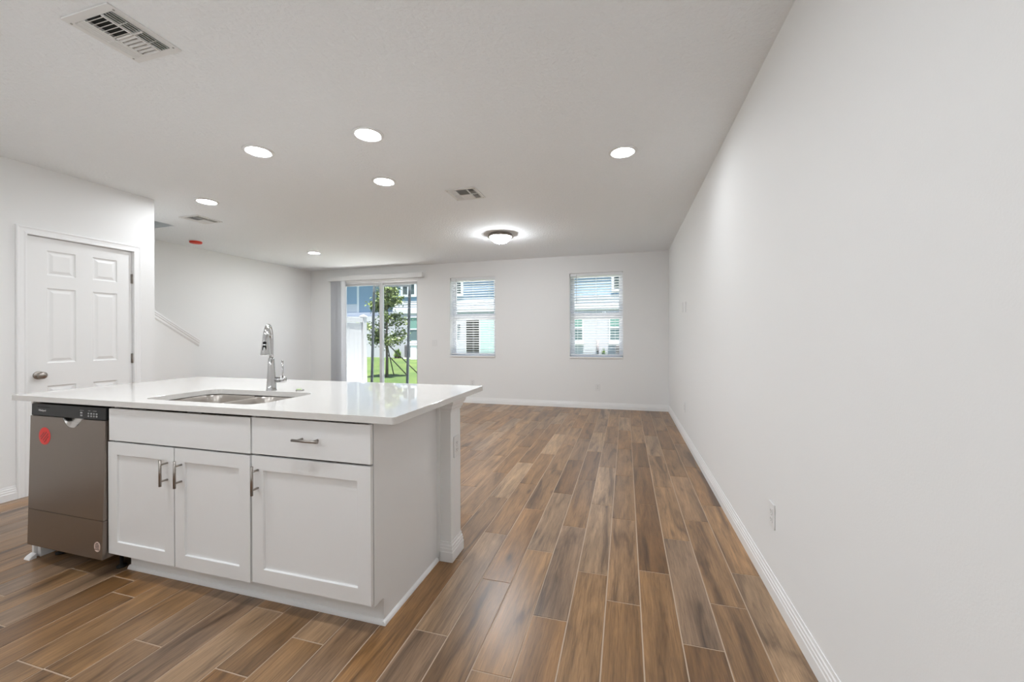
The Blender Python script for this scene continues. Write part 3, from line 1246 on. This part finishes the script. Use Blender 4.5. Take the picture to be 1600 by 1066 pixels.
ceiling_vent(-2.312, -2.020, 1.115, 1.402, 'large near square ceiling vent with dark slots above the island')
ceiling_vent(-1.620, -1.320, 3.421, 3.722, 'square ceiling vent in mid room between the recessed lights and the glass-bowl light')
ceiling_vent(-4.870, -4.590, 3.33, 3.63, 'pale closed-looking ceiling vent beside the red smoke detector')

# ------------------------------------------------------------------ wall plates
def plate(c, n, label, kind='outlet', group=None, w_=.072, h_=.118):
    """cover plate centred at c on a wall whose normal is n (axis aligned)"""
    c, n = Vector(c), Vector(n)
    u = Vector((0, 0, 1)).cross(n)
    v = Vector((0, 0, 1))
    name = {'outlet': 'wall_outlet', 'switch': 'light_switch', 'blank': 'wall_plate'}[kind]
    t = thing(name, label, {'outlet': 'outlet', 'switch': 'switch', 'blank': 'wall plate'}[kind], c, group)

    def slab(cu, cv, hw, hh, d0, d1, r):
        pts = rrect(cu - hw, cu + hw, cv - hh, cv + hh, r, 3)
        mb = MB()
        mb.loft([[c + u * x + v * y + n * d0 for x, y in pts], [c + u * x + v * y + n * d1 for x, y in pts]])
        return mb
    obj('cover', slab(0, 0, w_ / 2, h_ / 2, 0, .006, .005), 'white_plastic', t, bevel=.002)
    if kind == 'outlet':
        for s in (-1, 1):
            so = obj('socket', slab(0, s * .0195, .017, .0145, .0058, .0078, .008), 'white_plastic', t)
            mb = MB()
            for k in (-1, 1):
                q = slab(k * .006, s * .0195 + .002, .0012, .004, .0077, .0080, .0004)
                mb.add(q.v, q.f)
            q = slab(0, s * .0195 - .007, .002, .002, .0077, .0080, .0015)
            mb.add(q.v, q.f)
            obj('slot', mb, 'gap_dark', so)
        obj('screw', slab(0, 0, .0025, .0025, .0059, .0068, .002), 'ring_grey', t)
    elif kind == 'switch':
        obj('rocker', slab(0, 0, .0165, .033, .0058, .0088, .003), 'white_plastic', t, bevel=.001)
    else:
        for s in (-1, 1):
            obj('screw', slab(0, s * .048, .0025, .0025, .0059, .0068, .002), 'white_plastic', t)
    return t


plate((-3.475, YB, 1.110), (0, -1, 0), 'white light switch on the end wall between the sliding door and the first window', 'switch', w_=.115)
plate((-2.713, YB, .374), (0, -1, 0), 'white outlet low on the end wall under the window nearer the sliding door')
plate((-.456, YB, .362), (0, -1, 0), 'white outlet low on the end wall under the window nearer the right corner')
plate((XR, 5.245, 1.568), (-1, 0, 0), 'blank white wall plate high on the long right wall, the one nearer the window corner', 'blank')
plate((XR, 5.000, 1.559), (-1, 0, 0), 'blank white wall plate high on the long right wall, the one farther from the corner', 'blank')
plate((XR, 5.115, .380), (-1, 0, 0), 'white outlet low on the long right wall below the pair of blank plates')
plate((XR, 2.170, .378), (-1, 0, 0), 'white outlet plate low on the long right wall nearest the island')
plate((KX1, 2.088, .615), (1, 0, 0), 'white outlet plate on the end of the island half wall')

# ------------------------------------------------------------------ windows and blinds
def window(idx, W, label):
    x0, x1, z0, z1 = W
    t = thing('window_%d' % idx, label, 'window', ((x0 + x1) / 2, YB + .1, z0), kind='structure')
    ya, yb = YB + .125, YB + .185
    mb = ring_plate([(x0, z0), (x1, z0), (x1, z1), (x0, z1)], [(x0 + .045, z0 + .045), (x1 - .045, z0 + .045), (x1 - .045, z1 - .04), (x0 + .045, z1 - .04)], ya, yb)
    mb.v = [Vector((p.x, p.z, p.y)) for p in mb.v]
    obj('window_frame', mb, 'vinyl_white', t, bevel=.002)
    zm = (z0 + z1) / 2
    mb = MB()
    mb.box(x0 + .045, x1 - .045, ya + .012, yb - .01, zm - .030, zm + .030)
    obj('meeting_rail', mb, 'vinyl_white', t, bevel=.003)
    for a, b in ((z0 + .045, zm - .03), (zm + .03, z1 - .04)):
        f = ring_plate([(x0 + .045, a), (x1 - .045, a), (x1 - .045, b), (x0 + .045, b)], [(x0 + .067, a + .022), (x1 - .067, a + .022), (x1 - .067, b - .022), (x0 + .067, b - .022)], ya + .015, yb - .015)
        f.v = [Vector((p.x, p.z, p.y)) for p in f.v]
        sa = obj('sash', f, 'vinyl_white', t)
        g = MB()
        g.poly([(x0 + .06, ya + .03, a + .015), (x1 - .06, ya + .03, a + .015), (x1 - .06, ya + .03, b - .015), (x0 + .06, ya + .03, b - .015)])
        obj('pane', g, 'window_glass', sa, recalc=False)
    mb = MB()
    mb.box(x0 + .0005, x1 - .0005, YB - .016, ya, z0 + .0003, z0 + .028)
    obj('window_sill', mb, 'trim_paint', t, bevel=.003)
    return t


window(1, W1, 'double-hung window next to the sliding door')
window(2, W2, 'double-hung window near the right corner')


def blind(W, label, wand_x):
    x0, x1, z0, z1 = W
    x0 += .008
    x1 -= .008
    yc = YB + .058
    t = thing('window_blind', label, 'blind', ((x0 + x1) / 2, yc, z1), 'slatted window blinds')
    obj('headrail', MB().box(x0, x1, yc - .030, yc + .028, z1 - .052, z1 - .0005), 'blind_white', t, bevel=.003)
    zb = z0 + .060
    mb = MB()
    n = int((z1 - .07 - zb) / .0445)
    ang = math.radians(-9)
    for k in range(n + 1):
        zc = z1 - .075 - k * (z1 - .075 - zb - .03) / n
        c, s = math.cos(ang), math.sin(ang)
        pr = [(-.0245, 0), (-.012, .0016), (0, .0021), (.012, .0016), (.0245, 0), (.0245, .0026), (0, .0047), (-.0245, .0026)]
        mb.prism([(x0 + .003, yc + a * c - b * s, zc + a * s + b * c) for a, b in pr], (x1 - x0 - .006, 0, 0))
    obj('slats', mb, 'blind_white', t)
    obj('bottom_rail', MB().box(x0 + .003, x1 - .003, yc - .025, yc + .025, zb - .012, zb + .008), 'blind_white', t, bevel=.003)
    for f in (.14, .5, .86):
        xx = x0 + (x1 - x0) * f
        mb = MB()
        for dy in (-.026, .026):
            mb.box(xx - .0012, xx + .0012, yc + dy - .0006, yc + dy + .0006, zb, z1 - .05)
        obj('ladder_cord', mb, 'blind_white', t)
    mb = MB()
    mb.tube([(wand_x, yc - .036, z1 - .02), (wand_x, yc - .036, z1 - .52)], .0045, 8)
    obj('tilt_wand', mb, 'backlit_grey', t)
    return t


blind(W1, 'white slatted blind in the window next to the sliding door', W1[0] + .115)
blind(W2, 'white slatted blind in the window near the right corner', W2[0] + .115)

# ------------------------------------------------------------------ sliding glass door
sl = thing('door_2', 'white framed sliding glass door to the lawn', 'door', ((SLX0 + SLX1) / 2, YB + .12, 0), kind='structure')
ya, yb = YB + .06, YB + .17
mb = MB()
mb.box(SLX0, SLX0 + .05, ya, yb, 0, SLZ)
mb.box(SLX1 - .022, SLX1, ya, yb, 0, SLZ)
mb.box(SLX0 + .05, SLX1 - .022, ya, yb, SLZ - .035, SLZ)
mb.box(SLX0 + .05, SLX1 - .022, ya, yb, 0, .03)
obj('door_frame', mb, 'vinyl_white', sl, bevel=.002)


def glass_panel(xa, xb, y0_, y1_):
    s = .055
    z0_, z1_ = .03, SLZ - .035
    f = ring_plate([(xa, z0_), (xb, z0_), (xb, z1_), (xa, z1_)], [(xa + s, z0_ + .07), (xb - s, z0_ + .07), (xb - s, z1_ - .045), (xa + s, z1_ - .045)], y0_, y1_)
    f.v = [Vector((p.x, p.z, p.y)) for p in f.v]
    o = obj('sliding_panel', f, 'backlit_grey', sl, bevel=.002)
    g = MB()
    ym = (y0_ + y1_) / 2
    g.poly([(xa + s - .01, ym, z0_ + .06), (xb - s + .01, ym, z0_ + .06), (xb - s + .01, ym, z1_ - .035), (xa + s - .01, ym, z1_ - .035)])
    obj('pane', g, 'window_glass', o, recalc=False)
    return o


glass_panel(SLX0 + .05, -4.668, ya + .008, ya + .043)
glass_panel(-4.725, SLX1 - .022, ya + .055, ya + .090)

# leaning screen door outside
sc_ = thing('screen_door', 'dark framed insect screen door leaning outside the sliding glass', 'screen door', (-4.19, YB + .30, .012))
ta = math.radians(1.9)


def lean(x, z):
    """rotates frame coordinates (x from the pivot corner, z up) so the top leans right"""
    X = x * math.cos(ta) + z * math.sin(ta)
    Z = -x * math.sin(ta) + z * math.cos(ta)
    return (-4.225 + X, YB + .30, .012 + Z)


SWd, SHt = .875, 2.27
for name, (xa, xb, za, zb) in (('stile', (-SWd, -SWd + .05, 0, SHt)), ('stile', (-.05, 0, 0, SHt)), ('rail', (-SWd + .05, -.05, 0, .07)), ('rail', (-SWd + .05, -.05, SHt - .05, SHt))):
    mb = MB()
    q = [lean(xa, za), lean(xb, za), lean(xb, zb), lean(xa, zb)]
    mb.loft([[(x, y - .012, z) for x, y, z in q], [(x, y + .012, z) for x, y, z in q]])
    obj(name, mb, 'screen_frame', sc_)
mb = MB()
mb.poly([lean(-SWd + .045, .06), lean(-.045, .06), lean(-.045, SHt - .045), lean(-SWd + .045, SHt - .045)])
obj('screen_mesh', mb, 'insect_mesh', sc_, recalc=False)

# vertical blind stacked at the left of the sliding door
vb = thing('vertical_blind', 'white vertical blind with valance, stacked at the left of the sliding door', 'blind', (-4.76, YB - .05, 2.40))
mb = MB()
zv0, zv1 = 2.352, 2.445
mb.box(-5.832, -3.697, YB - .085, YB - .077, zv0, zv1)
mb.box(-5.832, -5.824, YB - .077, YB, zv0, zv1)
mb.box(-3.705, -3.697, YB - .077, YB, zv0, zv1)
mb.box(-5.824, -3.705, YB - .077, YB, zv1 - .006, zv1)
obj('valance', mb, 'white_plastic', vb, bevel=.002)
obj('headrail', MB().box(-5.80, -3.73, YB - .062, YB - .022, zv0 + .008, zv0 + .05), 'white_plastic', vb)
rv = random.Random(4)
for k in range(14):
    cx = -5.735 + k * .0195
    ang = math.radians(68 + rv.uniform(-7, 7))
    hw = .0445
    dx, dy = hw * math.cos(ang), hw * math.sin(ang)
    nx, ny = -math.sin(ang), math.cos(ang)
    prof = []
    for s in (-1, -.5, 0, .5, 1):
        bow = .004 * (1 - s * s)
        prof.append((cx + dx * s + nx * bow, YB - .042 + dy * s + ny * bow))
    back = [(x + nx * .0009, y + ny * .0009) for x, y in reversed(prof)]
    mb = MB()
    mb.prism([(x, y, .025) for x, y in prof + back], (0, 0, zv0 - .02))
    obj('vane', mb, 'vane_white', vb)

# ------------------------------------------------------------------ outside
GZ = -.10
mb = MB()
mb.box(-45, 25, YB + WT, 60, GZ - .2, GZ)
lw = struct('lawn', mb, 'lawn_green', 'sunny green lawn outside the sliding door', 'lawn')
struct('patio', MB().box(-6.3, .6, YB + WT + .001, 9.4, GZ, GZ + .06), 'concrete', 'unseen pale concrete patio, deepened to bounce light through the sliding door', 'patio')  # out of view, made deep and pale to bounce sun onto the ceiling

fe = thing('vinyl_fence', 'white vinyl privacy fence panel standing left of the sliding door', 'fence', (-6.4, 8.0, GZ))
FX_ = -6.40
mb = MB()
yy = 7.16
while yy < 8.66:
    mb.box(FX_ - .011, FX_ + .011, yy, min(yy + .148, 8.69), .02, 1.56)
    yy += .15
obj('board', mb, 'fence_vinyl', fe)
obj('rail', MB().box(FX_ - .03, FX_ + .03, 7.10, 8.69, 1.585, 1.70), 'fence_vinyl', fe, bevel=.004)
obj('rail', MB().box(FX_ - .03, FX_ + .03, 7.10, 8.69, -.02, .10), 'fence_vinyl', fe, bevel=.004)
mb = MB()
mb.box(FX_ - .06, FX_ + .06, 8.68, 8.80, GZ, 1.72)
po = obj('post', mb, 'fence_vinyl', fe, bevel=.004)
mb = MB()
q = [(FX_ - .075, 8.665), (FX_ + .075, 8.665), (FX_ + .075, 8.815), (FX_ - .075, 8.815)]
mb.loft([[(x, y, 1.72) for x, y in q], [(x, y, 1.74) for x, y in q], [(FX_ + (x - FX_) * .1, 8.74 + (y - 8.74) * .1, 1.785) for x, y in q]])
obj('post_cap', mb, 'fence_vinyl', po)


# tree
def leaf_cloud(n, centre_fn, size, rnd):
    mb = MB()
    for _ in range(n):
        c = Vector(centre_fn(rnd))
        a = Vector((rnd.gauss(0, 1), rnd.gauss(0, 1), rnd.gauss(0, .7))).normalized()
        b = a.cross(Vector((rnd.gauss(0, 1), rnd.gauss(0, 1), rnd.gauss(0, 1)))).normalized()
        s = size * rnd.uniform(.6, 1.3)
        mb.poly([c - a * s, c + b * s * .42, c + a * s, c - b * s * .42])
    return mb


TX, TY = -7.50, 11.45
tr_ = thing('young_tree', 'slender young tree held by stakes on the lawn outside the sliding door', 'tree', (TX, TY, GZ))
mb = MB()
mb.tube([(TX, TY, GZ), (TX + .01, TY, .5), (TX - .01, TY, 1.1), (TX + .02, TY, 2.0), (TX, TY, 2.9)], [.050, .042, .036, .024, .010], 10)
rt = random.Random(7)
brs = []
for k in range(26):
    z = rt.uniform(.85, 3.0)
    a = rt.uniform(0, 2 * PI)
    L = .75 * (1 - max(0, z - 1.2) / 2.9) * rt.uniform(.55, 1)
    p = Vector((TX, TY, z))
    q = p + Vector((math.cos(a) * L, math.sin(a) * L, L * .35))
    mb.tube([p, (p + q) / 2 + Vector((0, 0, -.02)), q], [.014, .009, .004], 6)
    brs.append((p, q, L))
obj('trunk', mb, 'bark', tr_)


def leaf_c(r):
    p, q, L = r.choice(brs)
    t = r.uniform(.35, 1.1)
    c = p.lerp(q, t)
    return c + Vector((r.gauss(0, .10), r.gauss(0, .10), r.gauss(0, .085)))


o = obj('foliage', leaf_cloud(4300, leaf_c, .055, rt), 'leaf_green', tr_, recalc=False)
o['kind'] = 'stuff'
for k, (dx, dy, lab) in enumerate(((.80, .75, 'thin wooden tree stake slanting to the right of the young tree'), (-.25, .80, 'thin wooden tree stake slanting away behind the young tree'),
                                   (.45, .55, 'short wooden tree stake close against the right of the young trunk'))):
    mb = MB()
    top = Vector((TX + dx * .05, TY + dy * .05, .95 if k < 2 else .62))
    mb.tube([(TX + dx, TY + dy, GZ - .02), top], .018, 8)
    s = obj('tree_stake', mb, 'stake_wood')
    set_props(s, lab, 'stake', 'stakes propping the young tree')


def shrub(x, y, r, h, label, n=260, spiky=True):
    rs = random.Random(int(x * 100))
    t = thing('shrub', label, 'shrub', (x, y, GZ))
    mb = MB()
    for k in range(n):
        a = rs.uniform(0, 2 * PI)
        e = rs.uniform(.15, 1.35)
        d_ = Vector((math.cos(a) * math.cos(e), math.sin(a) * math.cos(e), math.sin(e)))
        L = rs.uniform(.55, 1.0)
        tip = Vector((x, y, GZ + .05)) + Vector((d_.x * r, d_.y * r, d_.z * h)) * L
        base = Vector((x, y, GZ)) + (tip - Vector((x, y, GZ))) * .25
        sd_ = d_.cross(Vector((0, 0, 1))).normalized() * .03
        mb.poly([base - sd_ * .4, (base + tip) / 2 - sd_, tip, (base + tip) / 2 + sd_])
    o = obj('foliage', mb, 'leaf_light', t, recalc=False)
    o['kind'] = 'stuff'
    mb = MB()
    mb.lathe(x, y, [(r * .55, GZ), (r * .4, GZ + .08), (.01, GZ + .16)], 12)
    obj('root_mound', mb, 'mulch', t)


shrub(-13.25, 21.35, .40, .62, 'spiky green shrub against the white wall across the lawn behind the young tree')
shrub(-1.10, 21.35, .22, .72, 'small green plant below the neighbour wall seen through the right window', 120)

# neighbour townhouse ------------------------------------------------------------
YN = 22.0
nb = thing('townhouse', 'two-storey townhouse with blue upper siding and white ground floor across the lawn', 'house', (-9, YN + 3, GZ))
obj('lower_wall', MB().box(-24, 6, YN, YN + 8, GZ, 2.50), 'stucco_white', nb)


def lap(x0, x1, z0, z1, y, pitch=.15, thick=.014):
    mb = MB()
    z = z0
    prof = [(y + .05, z0)]
    while z < z1 - 1e-4:
        zz = min(z + pitch, z1)
        prof += [(y - thick, z), (y, zz)]
        z = zz
    prof.append((y + .05, z1))
    mb.prism([(x0, a, b) for a, b in prof], (x1 - x0, 0, 0))
    return mb


# upper storey: three bays, the middle one set back
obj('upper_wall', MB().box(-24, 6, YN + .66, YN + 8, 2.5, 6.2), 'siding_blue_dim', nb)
obj('siding', lap(-16.86, -14.9, 2.78, 6.2, YN + .60), 'siding_blue', nb)
obj('siding', lap(-24, -17.02, 3.36, 6.2, YN + .60), 'siding_blue', nb)
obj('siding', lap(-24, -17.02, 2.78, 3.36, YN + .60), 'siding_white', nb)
obj('siding', lap(-14.9, -13.93, 2.9, 6.2, YN + .62), 'siding_blue', nb)
obj('siding', lap(-13.82, 6, 3.40, 6.2, YN + .02), 'siding_blue', nb)
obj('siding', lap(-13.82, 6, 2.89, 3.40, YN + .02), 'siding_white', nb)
obj('bay_side', MB().box(-13.90, -13.82, YN + .05, YN + .66, 2.62, 6.2), 'siding_blue', nb)
for x0, x1, y in ((-17.02, -16.86, YN + .57), (-13.94, -13.82, YN - .01), (-14.94, -14.86, YN + .58)):
    obj('corner_board', MB().box(x0, x1, y, y + .08, 2.78, 6.2), 'ext_trim', nb)
obj('band_board', MB().box(-24, -13.9, YN + .5, YN + .66, 2.52, 2.78), 'ext_trim', nb)
obj('band_board', MB().box(-13.95, 6, YN - .06, YN + .66, 2.62, 2.90), 'ext_trim', nb)
obj('soffit', MB().box(-13.9, 6, YN + .0, YN + .66, 2.50, 2.615), 'soffit_grey', nb)
mb = MB()
mb.prism([(-24.3, YN - .3, 6.1), (-24.3, YN + 8.3, 6.1), (-24.3, YN + 4, 8.2)], (30.6, 0, 0))
obj('roof', mb, 'roof_grey', nb)


def house_window(x0, x1, z0, z1, y, upper, lower, rail=True, fr=.07, mullion=False):
    mb = ring_plate([(x0 - fr, z0 - fr), (x1 + fr, z0 - fr), (x1 + fr, z1 + fr), (x0 - fr, z1 + fr)], [(x0, z0), (x1, z0), (x1, z1), (x0, z1)], y - .05, y + .02)
    mb.v = [Vector((p.x, p.z, p.y)) for p in mb.v]
    f = obj('window', mb, 'ext_trim', nb)
    zm = (z0 + z1) / 2
    if rail:
        obj('meeting_rail', MB().box(x0, x1, y - .035, y - .001, zm - .04, zm + .04), 'ext_trim', f)
    if mullion:
        xm = (x0 + x1) / 2
        obj('mullion', MB().box(xm - .08, xm + .08, y - .045, y - .001, z0, z1), 'ext_trim', f)
    obj('pane', MB().box(x0, x1, y - .02, y - .004, zm, z1), upper, f)
    obj('pane', MB().box(x0, x1, y - .02, y - .004, z0, zm), lower, f)
    return f


house_window(-12.90, -11.95, .95, 2.36, YN, 'pane_green', 'pane_slate')
house_window(-13.26, -12.46, 3.79, 4.46, YN + .02, 'pane_dark', 'pane_dark', False, .15, True)
house_window(-14.75, -14.36, 4.02, 5.2, YN + .60, 'pane_green', 'pane_green', False, .06)
house_window(-10.2, -9.38, 3.74, 4.9, YN + .02, 'pane_dark', 'pane_dark', False, .15)
house_window(-.58, .25, 3.71, 4.9, YN + .02, 'pane_dark', 'pane_dark', False, .14)
house_window(-3.20, -2.27, .95, 2.34, YN, 'pane_green', 'pane_slate')
house_window(-.79, .15, .95, 2.34, YN, 'pane_green', 'pane_slate')
for x0, x1 in ((-12.98, -11.87), (-3.28, -2.19), (-.87, .23)):
    obj('sill_board', MB().box(x0, x1, YN - .09, YN, .75, .88), 'ext_trim', nb)
f = obj('slider_frame', MB().box(-9.09, -7.05, YN - .05, YN - .001, GZ + .02, 2.44), 'ext_trim', nb)
obj('opening', MB().box(-9.03, -8.23, YN - .06, YN - .045, GZ + .06, 2.37), 'doorway_shade', f)  # dark slab painting the unlit inside of the open slider
obj('pane', MB().box(-8.15, -7.11, YN - .06, YN - .045, GZ + .06, 2.37), 'pane_pale', f)
mb = MB()
mb.box(-9.55, -9.43, YN - .11, YN, 1.70, 1.92)
lt = obj('wall_lamp', mb, 'screen_frame', nb, bevel=.01)


def ac_unit(x, label):
    y0_, y1_ = 20.9, 21.65
    t = thing('ac_unit', label, 'air conditioner', (x, 21.3, GZ))
    s = .37
    obj('pad', MB().box(x - s - .05, x + s + .05, y0_ - .04, y1_ + .04, GZ, GZ + .06), 'concrete', t)
    mb = MB()
    mb.box(x - s, x + s, y0_, y1_, GZ + .06, GZ + .80)
    for k in range(10):
        z = GZ + .12 + k * .065
        mb.box(x - s - .008, x + s + .008, y0_ - .008, y1_ + .008, z, z + .03)
    obj('cabinet', mb, 'ac_grey', t)
    mb = MB()
    mb.lathe(x, (y0_ + y1_) / 2, [(s * .95, GZ + .80), (s * .9, GZ + .835), (.05, GZ + .85), (.001, GZ + .85)], 20)
    obj('fan_grille', mb, 'screen_frame', t)


ac_unit(-12.13, 'louvred grey air conditioner below the neighbour window seen through the sliding door')
ac_unit(-.10, 'grey air conditioner by the neighbour wall seen at the edge of the right window')
t = thing('utility_box', 'tall white utility box standing in front of the louvred air conditioner', 'utility box', (-11.6, 20.4, GZ))
obj('body', MB().box(-11.77, -11.40, 20.3, 20.55, GZ, .70), 'ac_white', t, bevel=.01)
obj('lid', MB().box(-11.79, -11.38, 20.28, 20.57, .70, .73), 'ac_white', t)
mb = MB()
mb.tube([(-1.44, 21.9, GZ), (-1.44, 21.9, .98)], .055, 12)
t = obj('hose_post', mb, 'ac_grey')
set_props(t, 'grey post below the neighbour windows seen through the right window', 'post')
